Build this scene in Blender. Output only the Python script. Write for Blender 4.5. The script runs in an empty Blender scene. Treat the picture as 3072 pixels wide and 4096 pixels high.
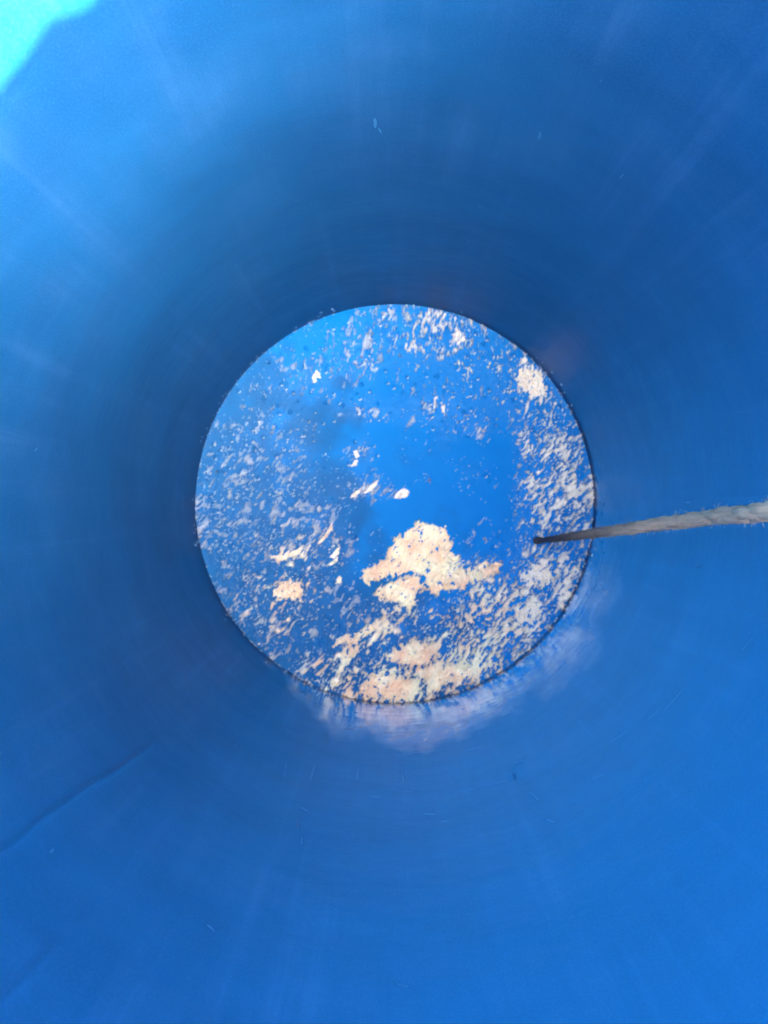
import bpy, math
import numpy as np

# ------------------------------------------------------------------ frame of reference
# A blue plastic drum stands on the ground; the camera looks straight down into it.
R = 0.285            # inner radius of the drum
DEPTH = 1.061        # camera above the drum's floor
RIM = 1.41           # height of the drum's rim above its floor
FPX = 2960.0         # focal length of the reference photograph, in its own pixels
K = DEPTH / FPX      # metres on the drum's floor per photograph pixel
CAMX, CAMY = -0.015, -0.0125
SUN_AZ, SUN_EL = math.radians(-47), math.radians(51.7)   # azimuth from +X towards +Y

scene = bpy.context.scene
col = scene.collection

# ------------------------------------------------------------------ camera
cam_d = bpy.data.cameras.new('camera')
cam = bpy.data.objects.new('camera', cam_d)
col.objects.link(cam)
cam.location = (CAMX, CAMY, DEPTH)
cam.rotation_euler = (0, 0, 0)
cam_d.sensor_fit = 'VERTICAL'
cam_d.sensor_height = 36
cam_d.lens = 36 * FPX / 4096
cam_d.clip_start = 0.01
cam_d.clip_end = 500
scene.camera = cam
cam_d.dof.use_dof = True              # hand-held phone, focus caught on the near wall
cam_d.dof.focus_distance = 0.60
cam_d.dof.aperture_fstop = 8.0

# ------------------------------------------------------------------ world, sun, exposure
world = bpy.data.worlds.new('World')
scene.world = world
world.use_nodes = True
wn = world.node_tree
sky = wn.nodes.new('ShaderNodeTexSky')
sky.sky_type = 'NISHITA'
sky.sun_disc = False
sky.sun_elevation = SUN_EL
sky.sun_rotation = math.pi / 2 - SUN_AZ
sky.air_density = 0.22
sky.dust_density = 7.0
sky.ozone_density = 0.0
wn.links.new(sky.outputs[0], wn.nodes['Background'].inputs[0])
wn.nodes['Background'].inputs[1].default_value = 0.15

sun_d = bpy.data.lights.new('sun', 'SUN')
sun_d.energy = 2.0
sun_d.angle = math.radians(0.5)
sun_d.color = (1.0, 0.93, 0.82)
sun = bpy.data.objects.new('sun', sun_d)
col.objects.link(sun)
sun.rotation_euler = (math.pi / 2 - SUN_EL, 0, SUN_AZ + math.pi / 2)

vs = scene.view_settings
vs.view_transform = 'Standard'
vs.look = 'None'
vs.gamma = 1
vs.use_curve_mapping = False
vs.exposure = 5.7
scene.cycles.max_bounces = 16
scene.cycles.diffuse_bounces = 12
scene.cycles.glossy_bounces = 6
scene.cycles.use_denoising = True

# ------------------------------------------------------------------ numpy noise
def lattice(seed, n=256):
    return np.random.RandomState(seed).rand(n, n).astype(np.float32)

def noise(x, y, seed):
    L = lattice(seed)
    xi = np.floor(x).astype(int); yi = np.floor(y).astype(int)
    fx = x - xi; fy = y - yi
    fx = fx * fx * (3 - 2 * fx); fy = fy * fy * (3 - 2 * fy)
    a = L[yi % 256, xi % 256]; b = L[yi % 256, (xi + 1) % 256]
    c = L[(yi + 1) % 256, xi % 256]; d = L[(yi + 1) % 256, (xi + 1) % 256]
    return (a * (1 - fx) + b * fx) * (1 - fy) + (c * (1 - fx) + d * fx) * fy

def fbm(x, y, seed, octv=4, gain=0.55):
    s = 0; a = 1; t = 0
    for o in range(octv):
        s = s + a * noise(x * 2 ** o + 17.3 * o, y * 2 ** o + 9.1 * o, seed + o)
        t += a; a *= gain
    return s / t

def rank01(f):
    flat = f.ravel()
    q = np.quantile(flat[::37], np.linspace(0, 1, 257))
    return np.interp(flat, q, np.linspace(0, 1, 257)).reshape(f.shape)

def blur(a, n):
    for ax in (0, 1):
        for _ in range(2):
            c = np.cumsum(np.pad(a, [(n + 1, n) if i == ax else (0, 0) for i in (0, 1)], mode='edge'), axis=ax)
            m = 2 * n + 1
            a = (np.take(c, range(m, c.shape[ax]), ax) - np.take(c, range(0, c.shape[ax] - m), ax)) / m
    return a

def sstep(a, b, x):
    t = np.clip((x - a) / (b - a), 0, 1)
    return t * t * (3 - 2 * t)

# ------------------------------------------------------------------ object helpers
def link(name, verts, faces, mat, parent=None, smooth=True):
    me = bpy.data.meshes.new(name)
    verts = np.asarray(verts, dtype=np.float32); faces = np.asarray(faces, dtype=np.int32)
    nv, nf, k = len(verts), len(faces), faces.shape[1]
    me.vertices.add(nv); me.vertices.foreach_set('co', verts.ravel())
    me.loops.add(nf * k); me.loops.foreach_set('vertex_index', faces.ravel())
    me.polygons.add(nf)
    me.polygons.foreach_set('loop_start', np.arange(nf, dtype=np.int32) * k)
    me.update(calc_edges=True)
    me.polygons.foreach_set('use_smooth', np.full(nf, smooth))
    me.materials.append(mat)
    o = bpy.data.objects.new(name, me)
    col.objects.link(o)
    if parent: o.parent = parent
    return o

def attr(o, name, vals):
    a = o.data.attributes.new(name, 'FLOAT', 'POINT')
    a.data.foreach_set('value', np.asarray(vals, dtype=np.float32).ravel())

def tag(o, label=None, cat=None, group=None, kind=None):
    if label: o['label'] = label
    if cat: o['category'] = cat
    if group: o['group'] = group
    if kind: o['kind'] = kind
    return o

def revolve(profile, n=256):
    a = np.linspace(0, 2 * math.pi, n, endpoint=False)
    p = np.array(profile); m = len(p)
    v = np.stack([np.outer(p[:, 0], np.cos(a)), np.outer(p[:, 0], np.sin(a)),
                  np.repeat(p[:, 1][:, None], n, 1)], -1).reshape(-1, 3)
    i, j = np.meshgrid(np.arange(m - 1), np.arange(n), indexing='ij')
    j2 = (j + 1) % n
    f = np.stack([i * n + j, i * n + j2, (i + 1) * n + j2, (i + 1) * n + j], -1).reshape(-1, 4)
    return v, f

# ------------------------------------------------------------------ materials
class Mat:
    def __init__(self, name):
        self.m = bpy.data.materials.new(name); self.m.use_nodes = True
        self.t = self.m.node_tree; self.N = self.t.nodes
        self.b = self.N['Principled BSDF']; self.out = self.N['Material Output']
    def n(self, typ, **kw):
        x = self.N.new(typ)
        for k, v in kw.items():
            if k.startswith('i_'):
                x.inputs[k[2:].replace('_', ' ')].default_value = v
            else: setattr(x, k, v)
        return x
    def l(self, a, b): self.t.links.new(a, b)
    def ramp(self, fac, a, b, ca=(0, 0, 0, 1), cb=(1, 1, 1, 1)):
        r = self.n('ShaderNodeValToRGB')
        r.color_ramp.elements[0].position = a; r.color_ramp.elements[0].color = ca
        r.color_ramp.elements[1].position = b; r.color_ramp.elements[1].color = cb
        self.l(fac, r.inputs[0]); return r.outputs[0]
    def mix(self, fac, a, b):
        x = self.n('ShaderNodeMix', data_type='RGBA')
        for sock, v in ((x.inputs[0], fac), (x.inputs[6], a), (x.inputs[7], b)):
            if hasattr(v, 'is_linked'): self.l(v, sock)
            else: sock.default_value = v
        return x.outputs[2]

BLUE = (0.0032, 0.046, 0.134, 1)
BLUE2 = (0.0045, 0.066, 0.180, 1)
PALE = (0.055, 0.16, 0.34, 1)

def wall_material():
    M = Mat('blue_plastic_wall')
    uv = M.n('ShaderNodeUVMap', uv_map='UVMap').outputs[0]
    def mapped(sx, sy):
        mp = M.n('ShaderNodeMapping'); mp.inputs['Scale'].default_value = (sx, sy, 1)
        M.l(uv, mp.inputs[0]); return mp.outputs[0]
    def nz(vec, scale, detail=4, rough=0.55):
        x = M.n('ShaderNodeTexNoise', i_Scale=scale, i_Detail=detail, i_Roughness=rough)
        M.l(vec, x.inputs['Vector']); return x.outputs['Fac']
    big = nz(mapped(1, 1.6), 5, 5, 0.6)
    base = M.mix(M.ramp(big, 0.35, 0.7), BLUE, BLUE2)
    # cloudy scuffing, rubbed into rings, and faint runs down the wall
    scuff = nz(mapped(5, 6), 1.6, 7, 0.65)
    runs = nz(mapped(34, 1.6), 1.5, 5, 0.6)
    def math_(op, a, b):
        x = M.n('ShaderNodeMath', operation=op)
        for k, v in enumerate((a, b)):
            if hasattr(v, 'is_linked'): M.l(v, x.inputs[k])
            else: x.inputs[k].default_value = v
        return x.outputs[0]
    sm = math_('MULTIPLY', math_('MULTIPLY', M.ramp(scuff, 0.42, 0.85), M.ramp(runs, 0.35, 0.75)), 0.40)
    c = M.mix(sm, base, PALE)
    c = M.mix(math_('MULTIPLY', M.ramp(runs, 0.56, 0.8), 0.14), c, PALE)
    # grain of the moulded plastic
    grain = nz(mapped(1, 1), 700, 2, 0.7)
    c = M.mix(M.ramp(grain, 0.5, 0.8, (0, 0, 0, 1), (0.30, 0.30, 0.30, 1)), c, PALE)
    M.l(c, M.b.inputs['Base Color'])
    # the foot of the wall is still wet, with an uneven upper line
    sep = M.n('ShaderNodeSeparateXYZ'); M.l(uv, sep.inputs[0])
    tide = nz(mapped(9, 5), 1.5, 5, 0.6)
    lvl = math_('ADD', sep.outputs[1], math_('MULTIPLY', math_('SUBTRACT', tide, 0.5), 0.30))
    ob = M.n('ShaderNodeSeparateXYZ'); M.l(M.n('ShaderNodeTexCoord').outputs['Object'], ob.inputs[0])
    side = M.n('ShaderNodeMapRange'); M.l(ob.outputs[1], side.inputs['Value'])      # only the low side of the drum is wet
    for k_, v_ in (('From Min', -0.12), ('From Max', 0.16), ('To Min', 0.0), ('To Max', 0.24)): side.inputs[k_].default_value = v_
    lft = M.n('ShaderNodeMapRange'); M.l(ob.outputs[0], lft.inputs['Value'])
    for k_, v_ in (('From Min', -0.24), ('From Max', -0.08), ('To Min', 0.30), ('To Max', 0.0)): lft.inputs[k_].default_value = v_
    wet = M.ramp(math_('ADD', math_('ADD', lvl, side.outputs[0]), lft.outputs[0]), 0.08, 0.20, (1, 1, 1, 1), (0, 0, 0, 1))
    low = M.n('ShaderNodeMapRange'); M.l(ob.outputs[1], low.inputs['Value'])       # water lies thickest on the low side
    for k_, v_ in (('From Min', -0.24), ('From Max', -0.06), ('To Min', 1.0), ('To Max', 0.06)): low.inputs[k_].default_value = v_
    M.l(math_('MULTIPLY', wet, low.outputs[0]), M.b.inputs['Coat Weight'])
    M.b.inputs['Coat Roughness'].default_value = 0.04
    M.b.inputs['Coat IOR'].default_value = 1.8
    M.l(math_('SUBTRACT', 0.42, math_('MULTIPLY', math_('MULTIPLY', wet, math_('ADD', math_('MULTIPLY', low.outputs[0], 0.4), 0.6)), 0.36)), M.b.inputs['Roughness'])
    M.l(math_('ADD', 0.08, math_('MULTIPLY', math_('MULTIPLY', wet, math_('ADD', low.outputs[0], 0.35)), 0.42)), M.b.inputs['Specular IOR Level'])
    M.b.inputs['IOR'].default_value = 1.5
    rings = nz(mapped(8, 60), 1.6, 3, 0.5)
    dents = nz(mapped(1, 2.0), 12, 3, 0.5)
    b1 = M.n('ShaderNodeBump', i_Distance=0.0016)
    M.l(math_('MULTIPLY', wet, 0.24), b1.inputs['Strength'])
    M.l(rings, b1.inputs['Height'])
    b2 = M.n('ShaderNodeBump', i_Strength=0.22, i_Distance=0.006)
    M.l(dents, b2.inputs['Height']); M.l(b1.outputs[0], b2.inputs['Normal'])
    b3 = M.n('ShaderNodeBump', i_Distance=0.0006)
    M.l(math_('MULTIPLY', math_('SUBTRACT', 1.0, wet), 0.30), b3.inputs['Strength'])
    M.l(grain, b3.inputs['Height']); M.l(b2.outputs[0], b3.inputs['Normal'])
    M.l(b3.outputs[0], M.b.inputs['Normal'])
    M.l(b3.outputs[0], M.b.inputs['Coat Normal'])
    tr = M.n('ShaderNodeBsdfTranslucent'); tr.inputs[0].default_value = (0.010, 0.22, 0.80, 1)
    mx = M.n('ShaderNodeMixShader'); mx.inputs[0].default_value = 0.008
    M.l(M.b.outputs[0], mx.inputs[1]); M.l(tr.outputs[0], mx.inputs[2])
    M.l(mx.outputs[0], M.out.inputs[0])
    return M.m

def floor_material():
    M = Mat('blue_plastic_floor')
    tc = M.n('ShaderNodeTexCoord').outputs['Object']
    f = M.n('ShaderNodeTexNoise', i_Scale=30, i_Detail=8, i_Roughness=0.65); M.l(tc, f.inputs['Vector'])
    g = M.n('ShaderNodeTexNoise', i_Scale=420, i_Detail=3, i_Roughness=0.6); M.l(tc, g.inputs['Vector'])
    film_shade = M.n('ShaderNodeAttribute', attribute_name='film_shade').outputs['Fac']
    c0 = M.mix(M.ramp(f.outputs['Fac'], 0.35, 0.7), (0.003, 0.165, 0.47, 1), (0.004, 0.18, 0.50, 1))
    # a thin skin of residue, also darkened on the left for weaker light there
    m1 = M.n('ShaderNodeMath', operation='MULTIPLY'); M.l(film_shade, m1.inputs[0]); M.l(M.ramp(g.outputs['Fac'], 0.3, 0.7, (.55, .55, .55, 1), (1, 1, 1, 1)), m1.inputs[1])
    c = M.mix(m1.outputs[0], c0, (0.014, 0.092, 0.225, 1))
    M.l(c, M.b.inputs['Base Color'])
    M.b.inputs['Roughness'].default_value = 0.45
    gl = M.n('ShaderNodeMapRange'); gl.inputs['To Min'].default_value = 0.02; gl.inputs['To Max'].default_value = 0.10
    M.l(M.n('ShaderNodeAttribute', attribute_name='gloss').outputs['Fac'], gl.inputs['Value'])
    M.l(gl.outputs[0], M.b.inputs['Specular IOR Level'])
    bp = M.n('ShaderNodeBump', i_Strength=0.15, i_Distance=0.0008); M.l(g.outputs['Fac'], bp.inputs['Height'])
    M.l(bp.outputs[0], M.b.inputs['Normal'])
    return M.m

def residue_material():
    M = Mat('chalky_residue')
    tc = M.n('ShaderNodeTexCoord').outputs['Object']
    warm = M.n('ShaderNodeAttribute', attribute_name='warm').outputs['Fac']
    cover = M.n('ShaderNodeAttribute', attribute_name='cover').outputs['Fac']
    g = M.n('ShaderNodeTexNoise', i_Scale=260, i_Detail=6, i_Roughness=0.65); M.l(tc, g.inputs['Vector'])
    b = M.n('ShaderNodeTexNoise', i_Scale=28, i_Detail=4); M.l(tc, b.inputs['Vector'])
    white = M.mix(M.ramp(g.outputs['Fac'], 0.35, 0.65), (0.78, 0.69, 0.52, 1), (0.95, 0.90, 0.77, 1))
    sand = M.mix(M.ramp(b.outputs['Fac'], 0.38, 0.62), (0.97, 0.68, 0.42, 1), (0.98, 0.90, 0.62, 1))
    c = M.mix(warm, white, sand)
    c = M.mix(cover, (0.03, 0.17, 0.38, 1), c)
    M.l(c, M.b.inputs['Base Color'])
    M.b.inputs['Roughness'].default_value = 0.28
    M.b.inputs['Specular IOR Level'].default_value = 0.5
    bp = M.n('ShaderNodeBump', i_Strength=0.5, i_Distance=0.0012); M.l(g.outputs['Fac'], bp.inputs['Height'])
    M.l(bp.outputs[0], M.b.inputs['Normal'])
    return M.m

def stick_material():
    M = Mat('rope_fibre')
    tc = M.n('ShaderNodeTexCoord').outputs['Object']
    wet = M.n('ShaderNodeAttribute', attribute_name='wet').outputs['Fac']
    mp = M.n('ShaderNodeMapping'); mp.inputs['Scale'].default_value = (300, 300, 22); M.l(tc, mp.inputs[0])
    g = M.n('ShaderNodeTexNoise', i_Scale=1, i_Detail=5, i_Roughness=0.6); M.l(mp.outputs[0], g.inputs['Vector'])
    c = M.mix(M.ramp(g.outputs['Fac'], 0.3, 0.7), (0.50, 0.34, 0.20, 1), (0.82, 0.58, 0.37, 1))
    c = M.mix(wet, c, (0.030, 0.032, 0.045, 1))
    M.l(c, M.b.inputs['Base Color'])
    M.b.inputs['Roughness'].default_value = 0.9
    bp = M.n('ShaderNodeBump', i_Strength=0.6, i_Distance=0.002); M.l(g.outputs['Fac'], bp.inputs['Height'])
    M.l(bp.outputs[0], M.b.inputs['Normal'])
    return M.m

def speck_material():
    M = Mat('dried_splash')
    M.b.inputs['Base Color'].default_value = (0.022, 0.115, 0.25, 1)
    M.b.inputs['Roughness'].default_value = 0.6
    return M.m

def ground_material():
    M = Mat('dry_earth')
    tc = M.n('ShaderNodeTexCoord').outputs['Object']
    g = M.n('ShaderNodeTexNoise', i_Scale=9, i_Detail=12, i_Roughness=0.7); M.l(tc, g.inputs['Vector'])
    M.l(M.ramp(g.outputs['Fac'], 0.3, 0.7, (0.16, 0.12, 0.085, 1), (0.34, 0.27, 0.19, 1)), M.b.inputs['Base Color'])
    M.b.inputs['Roughness'].default_value = 0.95
    bp = M.n('ShaderNodeBump', i_Strength=0.8, i_Distance=0.02); M.l(g.outputs['Fac'], bp.inputs['Height'])
    M.l(bp.outputs[0], M.b.inputs['Normal'])
    return M.m

MW, MF, MR, MS, MP, MG = (wall_material(), floor_material(), residue_material(), stick_material(),
                          speck_material(), ground_material())

# ------------------------------------------------------------------ the ground the drum stands on
GZ = -0.03
gr = link('ground', [(-60, -60, GZ), (60, -60, GZ), (60, 60, GZ), (-60, 60, GZ)], [(0, 1, 2, 3)], MG, smooth=False)
tag(gr, kind='structure')

# ------------------------------------------------------------------ the drum
drum = bpy.data.objects.new('plastic_drum', None)
col.objects.link(drum)
tag(drum, 'open blue plastic drum seen from above, its bottom crusted with pale residue', 'drum')

def wall_hit(px, py):
    """photograph pixel -> azimuth, height of the wall point seen there"""
    dx, dy = (px - 1536) / FPX, -(py - 2048) / FPX
    a = dx * dx + dy * dy; b = 2 * (CAMX * dx + CAMY * dy); c = CAMX ** 2 + CAMY ** 2 - R * R
    t = (-b + math.sqrt(b * b - 4 * a * c)) / (2 * a)
    return math.atan2(CAMY + t * dy, CAMX + t * dx), DEPTH - t

NA, NZ = 1600, 240
az = np.linspace(0, 2 * math.pi, NA + 1)
zz = np.linspace(-0.004, RIM, NZ)
AZ, ZZ = np.meshgrid(az, zz)
def wall_r(AZ, ZZ):
    u = AZ / (2 * math.pi)
    # gentle unevenness of a blow-moulded wall (periodic in azimuth)
    w = np.sin(AZ * 3 + 1.1 + ZZ * 4) * 0.0006 + np.sin(AZ * 7 + 2.3 - ZZ * 9) * 0.0003 + np.sin(AZ * 2 + ZZ * 14) * 0.0004
    r = R + w * sstep(0.0, 0.12, ZZ)
    # mould seam
    for (p, q, hgt) in (((648, 2944), (0, 3390), 0.0010), ((300, 3700), (60, 3950), 0.0005)):
        a0, z0 = wall_hit(*p); a1, z1 = wall_hit(*q)
        a0 %= 2 * math.pi; a1 %= 2 * math.pi
        ac = a0 + (a1 - a0) * (ZZ - z0) / (z1 - z0) + 0.004 * (np.sin(ZZ * 40) + 0.5 * np.sin(ZZ * 97))
        d = (AZ - ac) * R
        amp = sstep(z0 - 0.03, z0 + 0.08, ZZ)
        r = r + hgt * amp * (1.3 * np.exp(-(d / 0.002) ** 2) + 0.9 * np.tanh(d / 0.0016) * np.exp(-(d / 0.0055) ** 2))
    return r
RR = wall_r(AZ, ZZ)
def warp(a): return 0.004 * np.sin(a * 9 + 0.6) + 0.007 * np.sin(a * 23 + 1.0) + 0.004 * np.sin(a * 41)
ZW = ZZ + warp(AZ) * sstep(RIM - 0.2, RIM, ZZ)
v = np.stack([RR * np.cos(AZ), RR * np.sin(AZ), ZW], -1)[:, :NA].reshape(-1, 3)
i, j = np.meshgrid(np.arange(NZ - 1), np.arange(NA), indexing='ij')
j2 = (j + 1) % NA
f = np.stack([i * NA + j, (i + 1) * NA + j, (i + 1) * NA + j2, i * NA + j2], -1).reshape(-1, 4)
wall = link('wall', v, f, MW, drum)
uvl = wall.data.uv_layers.new(name='UVMap')
ju = np.stack([j, j, j + 1, j + 1], -1).reshape(-1); iu = np.stack([i, i + 1, i + 1, i], -1).reshape(-1)
uvl.data.foreach_set('uv', np.stack([ju / NA * 2 * math.pi * R, zz[iu]], -1).astype(np.float32).ravel())

# rolled rim and the foot ring under the drum
ring = [(R + 0.006 + 0.008 * math.cos(t), RIM + 0.003 + 0.008 * math.sin(t)) for t in np.linspace(0, 2 * math.pi, 17)]
vv, ff = revolve(ring); vv[:, 2] += warp(np.arctan2(vv[:, 1], vv[:, 0])); link('rim', vv, ff, MW, drum)
foot = [(R + 0.001, 0.02), (R + 0.006, 0.015), (R + 0.006, GZ + 0.004), (R + 0.002, GZ), (R - 0.006, GZ), (R - 0.008, GZ + 0.006), (R - 0.008, -0.006)]
vv, ff = revolve(foot); link('foot_ring', vv, ff, MW, drum)

# dried splashes and scratches on the wall (photograph px: x, y, length, width, direction from the wall's own vertical)
MARKS = [(1500, 490, 46, 14, 0), (1520, 520, 30, 8, 15), (2160, 540, 34, 9, 5), (2490, 700, 26, 6, 0), (2755, 2010, 26, 7, 0),
         (2800, 2265, 22, 9, 0), (1205, 3370, 40, 10, 5), (1190, 3300, 60, 12, 10), (1216, 3240, 26, 9, 60), (1610, 3955, 40, 12, 70),
         (840, 3720, 34, 10, 60), (200, 3410, 20, 10, 0), (2010, 3130, 120, 5, 80), (1870, 3165, 90, 4, 84), (1890, 3000, 90, 5, 86),
         (1700, 3010, 120, 5, 88), (1610, 3022, 80, 5, 90), (2700, 2800, 120, 6, 82), (2620, 2860, 60, 4, 75), (2990, 2575, 60, 6, 60),
         (2480, 2950, 90, 4, 70), (2080, 3050, 40, 9, 60), (2140, 3190, 60, 6, 10), (2060, 3110, 60, 6, 0), (1250, 3090, 110, 4, 0),
         (1140, 3080, 90, 4, 5), (1430, 3100, 80, 4, 0), (1500, 3190, 40, 8, 80), (1620, 3170, 70, 5, 88), (2400, 3110, 60, 4, 70),
         (2205, 3290, 30, 8, 20), (1720, 3260, 40, 10, 70), (1780, 3290, 30, 8, 80), (900, 2480, 26, 16, 0), (960, 2620, 24, 10, 30),
         (1610, 3100, 100, 8, 2), (1310, 2960, 120, 6, 0)]
rs = np.random.RandomState(5)
mv, mf = [], []
def dab(px, py, ln, wd, ang):
    a0, z0 = wall_hit(px, py)
    t = DEPTH - z0; s = t / FPX
    ln_m, wd_m = ln * s * (1.0 + 0.8 * math.sin(math.radians(90 - ang))), wd * s * 1.1
    n = 11; base = len(mv); b = math.radians(ang)
    for side in (-1, 1):
        for q in range(n):
            u = q / (n - 1) * 2 - 1
            w = wd_m / 2 * math.sqrt(max(0, 1 - u * u)) * (0.45 + 0.8 * rs.rand())
            du = u * ln_m / 2
            along = (math.sin(b) * du + math.cos(b) * w * side); up = (math.cos(b) * du - math.sin(b) * w * side)
            A = a0 + along / R; Z = z0 + up
            r = float(wall_r(np.array(A % (2 * math.pi)), np.array(Z))) - 0.0008
            mv.append((r * math.cos(A), r * math.sin(A), Z))
    for q in range(n - 1):
        mf.append((base + q, base + q + 1, base + n + q + 1, base + n + q))
for m in MARKS: dab(*m)
for _ in range(14):     # fine random flecks
    A = rs.rand() * 2 * math.pi; rad = 880 + 1700 * rs.rand() ** 1.3
    dab(1560 + rad * math.cos(A), 2030 + rad * math.sin(A), 6 + 14 * rs.rand(), 3 + 4 * rs.rand(), 90 * rs.rand())
marks = link('dried_splashes', mv, mf, MP, drum)
marks['kind'] = 'stuff'

# scale caught along the corner between bottom and wall
rc = np.random.RandomState(19)
cv, cf = [], []
for _ in range(420):
    A0 = rc.rand() * 2 * math.pi
    if noise(np.array(A0 * 4.0), np.array(3.5), 401) < 0.42: continue
    w = rc.uniform(0.0015, 0.007); hgt = rc.uniform(0.001, 0.006) * (0.6 + rc.rand()); z0 = rc.uniform(-0.003, 0.002) if rc.rand() < 0.8 else rc.uniform(0.004, 0.03)
    k0 = 7; base = len(cv)
    cv.append(((R - 0.0018) * math.cos(A0), (R - 0.0018) * math.sin(A0), z0 + hgt * 0.5))
    for k_ in range(k0):
        t_ = 2 * math.pi * k_ / k0; q_ = 0.6 + 0.7 * rc.rand()
        A1 = A0 + math.cos(t_) * w * 0.5 * q_ / R; r_ = R + 0.0004
        cv.append((r_ * math.cos(A1), r_ * math.sin(A1), z0 + hgt * (0.5 + 0.5 * math.sin(t_) * q_)))
    for k_ in range(k0): cf.append((base, base + 1 + k_, base + 1 + (k_ + 1) % k0))
corner = link('corner_scale', cv, cf, MR, drum); corner['kind'] = 'stuff'
attr(corner, 'warm', [0.35] * len(cv)); attr(corner, 'cover', np.clip([0.35 + 1.2 * (p[0] - p[1]) for p in cv], 0.15, 0.8))

# ------------------------------------------------------------------ the drum's bottom and what has dried on it
STEP = 1.5
gx = np.arange(762, 2396, STEP); gy = np.arange(1196, 2832, STEP)
SX, SY = np.meshgrid(gx, gy)                      # photograph pixels on the plane of the drum's floor
WX = CAMX + (SX - 1536) * K; WY = CAMY - (SY - 2048) * K
WR = np.hypot(WX, WY)
H_, W_ = SX.shape

# streak-like noise: grains drawn out along a direction that turns from upright (far side) to slanting (near side)
def streak(cell_w, cell_l, seed, octv=3):
    out = 0
    wt = sstep(1250, 2000, SY)
    for ang, w in ((80, 1 - wt), (52, wt)):
        a = math.radians(ang)
        jx = (fbm(SX / 60, SY / 60, seed + 50, 2) - 0.5) * 26; jy = (fbm(SX / 60, SY / 60, seed + 60, 2) - 0.5) * 26
        X, Y = SX + jx, SY + jy
        u = X * math.cos(a) - Y * math.sin(a); vv_ = X * math.sin(a) + Y * math.cos(a)
        out = out + w * fbm(u / cell_l + 300, vv_ / cell_w + 300, seed, octv, 0.5)
    return out

DENS = """
00000011446543100000
00001322356655331000
00122224534664333000
01233565522235458600
03334321212333258730
22343324533443336551
34544410102133315662
25444412401020006674
43554321201102203686
44545323431001106786
45435431000000005666
55544342010011113555
45546633110001124444
24547522100005526873
14558731000003678871
04656322363556788430
02454332453467787420
00253326746877764300
00022666568999864000
00000467788787410000
""".split()
DG = np.array([[int(c) for c in r.ljust(20, '0')[:20]] for r in DENS], float)
ci = np.clip((SX - 820) / 80, 0, 18.999); ri = np.clip((SY - 1240) / 80, 0, 18.999)
c0 = ci.astype(int); r0 = ri.astype(int); fc = ci - c0; fr = ri - r0
D = (DG[r0, c0] * (1 - fc) + DG[r0, c0 + 1] * fc) * (1 - fr) + (DG[r0 + 1, c0] * (1 - fc) + DG[r0 + 1, c0 + 1] * fc) * fr

edge = sstep(0, 1, (R - 0.0015 - WR) / 0.004)
# blisters of the moulded bottom
BZ = np.zeros_like(SX)
GLINT = np.zeros_like(SX)          # pale crescents of crust that paint a highlight on a blister's lower flank
rb = np.random.RandomState(11)
placed = 0
while placed < 900:
    x = rb.uniform(780, 2376); y = rb.uniform(1215, 2815)
    if math.hypot(x - 1578, y - 2013) > 770: continue
    d = D[int((y - 1196) / STEP), int((x - 762) / STEP)]
    if d < 1.2 or rb.rand() > 0.03 + d / 7: continue
    placed += 1
    s = rb.uniform(4.0, 8.0); hgt = rb.uniform(0.7, 1.7) * 1e-3 * s / 6
    i0, j0 = int((y - 1196) / STEP), int((x - 762) / STEP); w = 12
    sl = (slice(max(0, i0 - w), i0 + w), slice(max(0, j0 - w), j0 + w))
    q = ((SX[sl] - x) ** 2 + (SY[sl] - y) ** 2) / (s * s)
    BZ[sl] += hgt * np.exp(-q * q * 0.6)
    if placed % 2 == 0:
        rr_ = rb.uniform(5.5, 9); aa = math.radians(-52 + rb.uniform(-25, 25))
        dx, dy = SX[sl] - x, -(SY[sl] - y)
        rad = np.hypot(dx, dy); da = (np.arctan2(dy, dx) - aa + math.pi) % (2 * math.pi) - math.pi
        GLINT[sl] = np.maximum(GLINT[sl], np.clip(1 - np.abs(rad - rr_ + 2.4 * da * da) / 2.6, 0, 1) * np.clip(1.5 - np.abs(da), 0, 1))
grainy = streak(11, 20, 7, 2) - 0.5
BZ += grainy * 0.0022 * np.clip(D / 5, 0, 1.2)
BZ += (fbm(SX / 160, SY / 160, 21, 3) - 0.5) * 0.003
FIL = 0.0008
q = np.clip(WR - (R - FIL), 0, FIL * 0.985)
ZF = BZ * edge + (FIL - np.sqrt(FIL ** 2 - q ** 2))

film_shade = sstep(0.38, 0.72, 0.5 + (1560 - SX) / 1000 + (SY - 2080) / 2300 + (fbm(SX / 140, SY / 140, 33, 4) - 0.5) * 0.9)  # left and near floor toned down in colour, as if less lit
film_shade *= 0.55 + 0.6 * fbm(SX / 40, SY / 40, 37, 4)

def grid_mesh(name, mask, X, Y, Z, mat, parent=None):
    qd = mask[:-1, :-1] & mask[1:, :-1] & mask[:-1, 1:] & mask[1:, 1:]
    ii, jj = np.nonzero(qd)
    idx = np.stack([ii * W_ + jj, (ii + 1) * W_ + jj, (ii + 1) * W_ + jj + 1, ii * W_ + jj + 1], -1)
    used, inv = np.unique(idx, return_inverse=True)
    vv = np.stack([X.ravel()[used], Y.ravel()[used], Z.ravel()[used]], -1)
    return link(name, vv, inv.reshape(-1, 4), mat, parent), used

fm = WR < R + 2.2 * STEP * K
snap = np.where(WR > R, (R + 0.0004) / np.maximum(WR, 1e-6), 1.0)
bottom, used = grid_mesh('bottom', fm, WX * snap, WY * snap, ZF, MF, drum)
attr(bottom, 'film_shade', film_shade.ravel()[used])
attr(bottom, 'gloss', sstep(0.8, 4, D).ravel()[used])

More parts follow.
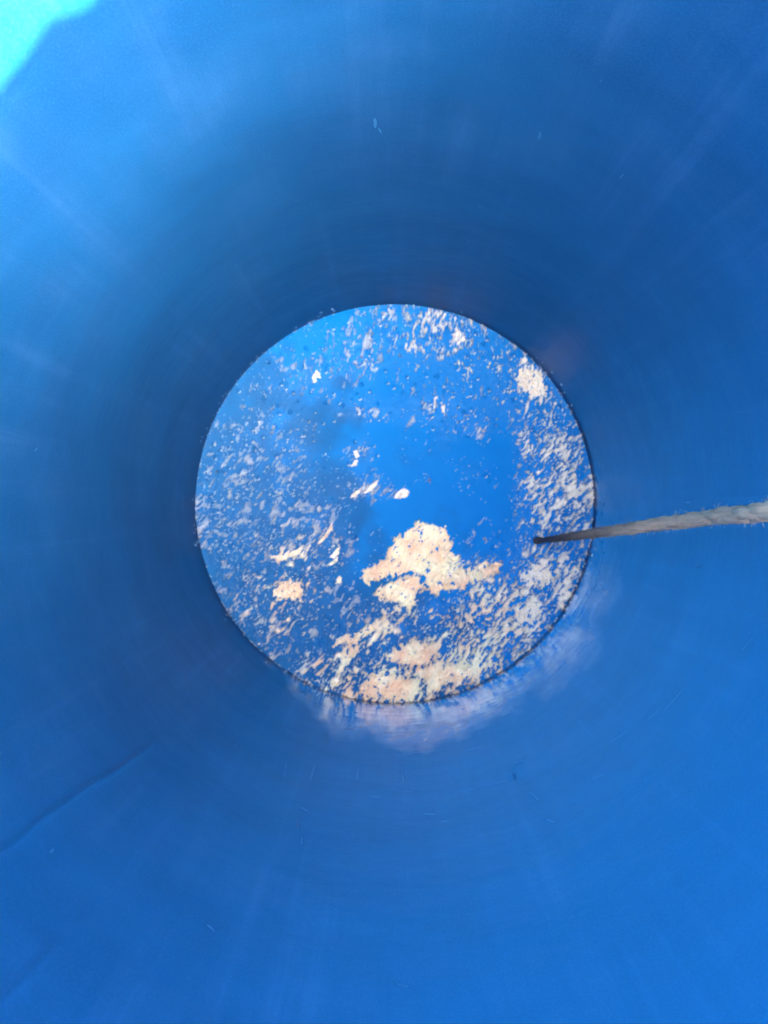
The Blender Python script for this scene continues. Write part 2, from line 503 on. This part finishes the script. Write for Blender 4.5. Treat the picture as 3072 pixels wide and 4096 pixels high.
# --- patches one can tell apart, outlined on the floor plane
def A(lst, x0, y0): return [(x0 + a / 1.659, y0 + b / 1.659) for a, b in lst]
c1 = lambda l: A(l, 700, 1150)
c2 = lambda l: A(l, 1500, 1150)
c3 = lambda l: A(l, 700, 2000)
c4 = lambda l: A(l, 1500, 2000)
SAND, CHIP = 'loose pale residue patches on the drum bottom', 'loose pale flakes on the drum bottom'
PATCHES = [
 ('residue_patch', 'largest ragged cream residue patch, split by a dark crack, on the drum bottom', 'residue patch', SAND, 1.0, 0.0055, 4,
  [[(1447, 2313), (1459, 2283), (1544, 2232), (1560, 2190), (1604, 2140), (1670, 2088), (1735, 2096), (1790, 2115), (1801, 2175), (1838, 2241),
    (1862, 2295), (1934, 2247), (2012, 2256), (1982, 2289), (1916, 2317), (1862, 2347), (1825, 2362), (1771, 2362), (1741, 2389), (1708, 2362), (1699, 2310), (1664, 2290), (1620, 2287), (1544, 2316), (1459, 2337)],
   [(1490, 2368), (1560, 2325), (1640, 2300), (1680, 2310), (1684, 2345), (1669, 2392), (1636, 2440), (1598, 2414), (1514, 2404)]]),
 ('residue_patch', 'mottled yellow residue patch nearest the lower edge of the drum bottom', 'residue patch', SAND, 0.9, 0.0036, 7,
  [c4([(60, 1030), (150, 990), (260, 940), (340, 970), (400, 1040), (330, 1110), (230, 1100), (120, 1070)])]),
 ('residue_patch', 'rounded peach residue patch on the left part of the drum bottom', 'residue patch', SAND, 0.75, 0.0036, 6,
  [c3([(645, 610), (700, 560), (790, 520), (845, 590), (855, 650), (780, 665), (740, 645), (680, 660)])]),
 ('residue_patch', 'long thin peach residue streak above the rounded patch on the left', 'residue patch', SAND, 0.65, 0.003, 4,
  [c3([(648, 380), (720, 340), (800, 340), (885, 298), (862, 340), (760, 385), (690, 412)])]),
 ('residue_patch', 'cream residue patch with a pointed upper right arm, left of the mottled yellow patch', 'residue patch', SAND, 0.85, 0.0034, 5,
  [c3([(1048, 930), (1080, 900), (1160, 905), (1260, 860), (1340, 825), (1334, 855), (1270, 892), (1225, 945), (1110, 962), (1058, 980)])]),
 ('residue_patch', 'stubby peach residue patch just below the pointed cream one', 'residue patch', SAND, 0.75, 0.003, 5,
  [c3([(1100, 1000), (1200, 965), (1225, 1020), (1150, 1065)])]),
 ('residue_flake', 'lone bright white teardrop flake on bare blue plastic at the centre', 'flake', CHIP, 0.15, 0.003, 3,
  [c2([(122, 1402), (155, 1350), (200, 1330), (232, 1358), (218, 1386), (170, 1400)])]),
 ('residue_flake', 'thin curved cream sliver left of the largest patch', 'flake', CHIP, 0.6, 0.0024, 1,
  [c3([(936, 290), (1000, 225), (1046, 140), (1048, 188), (1014, 245), (962, 288)])]),
 ('residue_flake', 'pointed cream shard between the curved sliver and the largest patch', 'flake', CHIP, 0.75, 0.0026, 2,
  [c3([(1024, 380), (1098, 294), (1086, 362), (1052, 392)])]),
 ('residue_flake', 'wedge shaped yellow shard touching the tip of the pointed shard', 'flake', CHIP, 0.9, 0.0026, 1,
  [c3([(1006, 434), (1084, 370), (1076, 412), (1042, 436)])]),
 ('residue_flake', 'round cream crumb right of the rounded peach patch', 'flake', CHIP, 0.6, 0.0026, 2,
  [c3([(1070, 525), (1090, 498), (1108, 520), (1100, 550), (1080, 552)])]),
 ('residue_flake', 'whitish pink clod in the upper left of the drum bottom', 'flake', CHIP, 0.35, 0.003, 4,
  [c1([(895, 625), (922, 568), (962, 548), (984, 580), (945, 632)])]),
 ('residue_flake', 'upper of two touching white grains above the lone teardrop flake', 'flake', CHIP, 0.2, 0.0026, 2,
  [c1([(1182, 1085), (1208, 1078), (1225, 1118), (1200, 1135)])]),
 ('residue_flake', 'lower of two touching white grains above the lone teardrop flake', 'flake', CHIP, 0.3, 0.0026, 2,
  [c1([(1166, 1190), (1188, 1146), (1216, 1140), (1206, 1182)])]),
 ('residue_flake', 'longer of two slanting slivers left of the lone teardrop flake', 'flake', CHIP, 0.3, 0.0022, 2,
  [c1([(1246, 1372), (1300, 1312), (1352, 1270), (1346, 1306), (1290, 1356)])]),
 ('residue_flake', 'shorter of two slanting slivers left of the lone teardrop flake', 'flake', CHIP, 0.3, 0.0022, 2,
  [c1([(1160, 1396), (1190, 1358), (1230, 1336), (1226, 1366), (1184, 1396)])]),
 ('residue_patch', 'split white residue patch against the upper right wall of the drum', 'residue patch', SAND, 0.15, 0.003, 6,
  [c2([(945, 590), (985, 525), (1060, 545), (1125, 620), (1140, 690), (1060, 720), (985, 680)])]),
 ('residue_patch', 'densest white residue patch along the lower right of the drum bottom', 'residue patch', SAND, 0.15, 0.0032, 6,
  [c4([(930, 720), (1010, 680), (1090, 690), (1105, 770), (1080, 880), (1010, 870), (985, 800), (935, 770)])]),
 ('residue_patch', 'white residue patch just below the rope', 'residue patch', SAND, 0.1, 0.003, 5,
  [c4([(960, 500), (1040, 440), (1140, 470), (1180, 520), (1120, 545), (1060, 520), (1000, 560)])]),
 ('residue_patch', 'broad peach residue drift along the lower edge of the drum bottom', 'residue patch', SAND, 1.05, 0.0032, 8,
  [c4([(320, 1150), (440, 1120), (560, 1080), (640, 1090), (720, 1120), (690, 1190), (600, 1200), (520, 1180), (420, 1240), (350, 1250)])]),
 ('residue_patch', 'lowest peach residue drift, against the wall under the mottled yellow patch', 'residue patch', SAND, 1.05, 0.0032, 8,
  [c4([(-20, 1160), (60, 1150), (180, 1170), (270, 1190), (320, 1260), (240, 1320), (140, 1335), (60, 1310), (-40, 1300), (-120, 1260)])]),
]

def inside(px, py, poly):
    r = np.zeros(px.shape, bool); n = len(poly)
    for a in range(n):
        x1, y1 = poly[a]; x2, y2 = poly[(a + 1) % n]
        if y1 == y2: continue
        c = ((y1 > py) != (y2 > py)) & (px < (x2 - x1) * (py - y1) / (y2 - y1) + x1)
        r ^= c
    return r

jx = (fbm(SX / 14, SY / 14, 71, 3) - 0.5) * 22; jy = (fbm(SX / 14, SY / 14, 81, 3) - 0.5) * 22
fine = streak(9, 17, 91, 3)
taken = np.zeros(SX.shape, bool)

def dilate(m):
    o = m.copy(); o[1:] |= m[:-1]; o[:-1] |= m[1:]; m2 = o.copy(); o[:, 1:] |= m2[:, :-1]; o[:, :-1] |= m2[:, 1:]
    return o

def residue(name, mask, height, warm, cover):
    """lumpy crust whose border dips under the floor"""
    m2 = dilate(mask) & (WR < R + 0.0002)
    Z = np.where(mask, ZF + np.maximum(height, 0.0002), ZF - 0.0006)
    o, used = grid_mesh(name, m2, WX, WY, Z, MR)
    attr(o, 'warm', np.clip(warm, 0, 1).ravel()[used]); attr(o, 'cover', np.clip(cover, 0, 1).ravel()[used])
    return o

for (name, label, cat, group, warm, hmax, soft, polys) in PATCHES:
    big = soft >= 4
    k = 1.0 if big else 0.35
    m = np.zeros(SX.shape)
    for p in polys: m = np.maximum(m, inside(SX + jx * k, SY + jy * k, p))
    fld = blur(m, soft if big else 1) - 0.5
    if big: fld = fld + (fine - 0.5) * (2.2 if warm > 0.8 else 3.6 if warm < 0.2 else 2.5) + 0.04
    mask = (fld > 0) & (blur(m, soft + 3) > 0.10) & (WR < R - 0.0003) & ~taken
    taken |= mask
    lump = fbm(SX / 22, SY / 22, 101, 4)
    h = hmax * np.clip(fld / 0.5, 0, 1) ** 0.7 * (0.35 + 0.9 * lump) + (fine - 0.5) * 0.013
    residue_o = residue(name, mask, h, warm + (lump - 0.5) * 0.8, sstep(0.0, 0.12, fld) * 0.5 + 0.5)
    tag(residue_o, label, cat, group)

# --- the countless small scabs
u1 = rank01(streak(9.5, 24, 3, 3) + 0.35 * fbm(SX / 55, SY / 55, 41, 3))
u2 = rank01(streak(5.5, 10, 13, 2) + 0.30 * fbm(SX / 70, SY / 70, 43, 3))
u3 = rank01(streak(22, 44, 23, 4) + 0.25 * fbm(SX / 90, SY / 90, 47, 3))
cov = (np.clip(D, 0, 9) / 9) ** 1.35 * 0.72 * (0.72 + 0.28 * sstep(1100, 1800, SX + 0.3 * (SY - 2000)))
s = np.maximum(np.maximum(u1 - (1 - 0.66 * cov), u2 - (1 - 0.28 * cov)), u3 - (1 - 0.46 * cov))
s = np.maximum(s, GLINT * 0.12 - 0.02)  # painted blister highlights join the crust as pale scabs
mask = (s > 0) & ~taken & (WR < R - 0.0003)
h = 0.0062 * np.clip(s / 0.25, 0, 1) ** 0.6 + (fine - 0.5) * 0.009
warm = 1.3 * np.exp(-(((SX - 1560) / 520) ** 2 + ((SY - 2560) / 420) ** 2)) + 0.45 * np.exp(-(((SX - 1080) / 260) ** 2 + ((SY - 2330) / 330) ** 2))
warm = warm * (0.6 + 0.8 * fbm(SX / 40, SY / 40, 61, 3))
thick = np.clip(0.42 + 0.58 * sstep(0.7, 1.6, (SX - 760) / 900 + (SY - 1200) / 1500) , 0, 1)
cover = (0.1 + 0.9 * sstep(0.0, 0.17, s)) * thick * (0.65 + 0.8 * fbm(SX / 30, SY / 30, 141, 3)) + 0.06 + 0.3 * (GLINT > 0.3)
tag(residue('residue_crust', mask, h, warm, cover), 'countless small pale scabs of dried residue crusted over the drum bottom', 'residue', kind='stuff')

# ------------------------------------------------------------------ the rope
def floor_pt(px, py, depth):
    return np.array([CAMX + (px - 1536) / FPX * depth, CAMY - (py - 2048) / FPX * depth, DEPTH - depth])
P = [(floor_pt(2133, 2163, 1.051), 0.0040), (floor_pt(2150, 2162, 1.048), 0.0052), (floor_pt(2176, 2160, 1.036), 0.0032),
     (floor_pt(2230, 2154, 0.985), 0.0046), (floor_pt(2385, 2132, 0.86), 0.0056), (floor_pt(2650, 2096, 0.69), 0.0062), (floor_pt(2860, 2066, 0.585), 0.0064),
     (floor_pt(3072, 2048, 0.495), 0.0068)]
d = P[-1][0] - P[4][0]; d /= np.linalg.norm(d)
top = P[-1][0] + d * 0.28
P.append((top, 0.0070))
aw = math.atan2(top[1], top[0])
for r_, z_ in ((R - 0.010, 0.95), (R - 0.010, 1.2), (R - 0.010, RIM - 0.02), (R - 0.004, RIM + 0.012), (R + 0.006, RIM + 0.0235), (R + 0.017, RIM + 0.012), (R + 0.023, RIM - 0.02), (R + 0.024, RIM - 0.25), (R + 0.026, RIM - 0.42)):
    P.append((np.array([r_ * math.cos(aw), r_ * math.sin(aw), z_ + (warp(aw) if z_ > RIM - 0.05 else 0)]), 0.0070))
pts = np.array([p for p, _ in P]); rad = np.array([r for _, r in P])
tk = np.concatenate([[0], np.cumsum(np.linalg.norm(np.diff(pts, axis=0), axis=1))])
n = 1200; ts = np.linspace(0, tk[-1], n)
cx = np.stack([np.interp(ts, tk, pts[:, k]) for k in range(3)], -1)
ker = np.ones(9) / 9
for k in range(3):
    pad = np.pad(cx[:, k], 4, mode='reflect', reflect_type='odd'); cx[:, k] = np.convolve(pad, ker, 'valid')
rr = np.interp(ts, tk, rad)
tang = np.gradient(cx, axis=0); tang /= np.linalg.norm(tang, axis=1)[:, None]
e1 = np.cross(tang, (0, 1, 0)); e1 /= np.linalg.norm(e1, axis=1)[:, None]; e2 = np.cross(tang, e1)
m = 28; th = np.linspace(0, 2 * math.pi, m, endpoint=False)
TH, TS = np.meshgrid(th, ts)
worn = fbm(np.cos(TH) * 1.6 + 20, np.sin(TH) * 1.6 + TS * 45 + 20, 201, 4) - 0.5
lay = np.abs(np.cos(1.5 * (TH - TS * 2 * math.pi / 0.085)))          # three laid strands, flattened by wear
RD = rr[:, None] * (0.90 + 0.14 * lay + worn * 0.55)
RD[0] *= 0.3; RD[-1] *= 0.5
V = cx[:, None] + RD[..., None] * (np.cos(TH)[..., None] * e1[:, None] + np.sin(TH)[..., None] * e2[:, None])
i, j = np.meshgrid(np.arange(n - 1), np.arange(m), indexing='ij'); j2 = (j + 1) % m
F = np.stack([i * m + j, (i + 1) * m + j, (i + 1) * m + j2, i * m + j2], -1).reshape(-1, 4)
rope = link('rope', V.reshape(-1, 3), F, MS)
import bmesh
bm = bmesh.new(); bm.from_mesh(rope.data); bmesh.ops.holes_fill(bm, edges=[e for e in bm.edges if e.is_boundary])
bmesh.ops.recalc_face_normals(bm, faces=bm.faces); bm.to_mesh(rope.data); bm.free()
wetness = lambda t: np.clip(1.02 - sstep(0.02, 0.36, t), 0, 1) ** 0.9
attr(rope, 'wet', wetness(TS + worn * 0.10).ravel()[:len(rope.data.vertices)])
tag(rope, 'frayed pale beige rope with a dark wet end, hanging down the drum wall', 'rope')
# loose fibres standing off the rope
rf = np.random.RandomState(77)
fv, ff, fw = [], [], []
for _ in range(2200):
    a = rf.randint(12, int(n * 0.66)); t = th[rf.randint(m)]
    nrm = math.cos(t) * e1[a] + math.sin(t) * e2[a]
    p = cx[a] + nrm * rr[a] * 0.92
    dr = tang[a] * rf.uniform(-1, 1) + nrm * rf.uniform(0.1, 0.7) + rf.normal(0, 0.25, 3); dr /= np.linalg.norm(dr)
    ln = rf.uniform(0.0015, 0.0055); bend = rf.normal(0, 0.35, 3)
    base = len(fv); wd = 0.00017
    for q_ in range(5):
        u_ = q_ / 4; c_ = p + dr * ln * u_ + bend * ln * u_ * u_ * 0.6
        s1 = np.cross(dr, (0.3, 0.5, 0.8)); s1 /= np.linalg.norm(s1); s2 = np.cross(dr, s1)
        for b_ in range(3):
            fv.append(c_ + wd * (1.1 - 0.8 * u_) * (math.cos(b_ * 2.094) * s1 + math.sin(b_ * 2.094) * s2)); fw.append(float(wetness(ts[a])))
    for q_ in range(4):
        for b_ in range(3):
            ff.append((base + q_ * 3 + b_, base + q_ * 3 + (b_ + 1) % 3, base + q_ * 3 + 3 + (b_ + 1) % 3, base + q_ * 3 + 3 + b_))
fib = link('loose_fibres', fv, ff, MS, rope); fib['kind'] = 'stuff'
attr(fib, 'wet', fw)
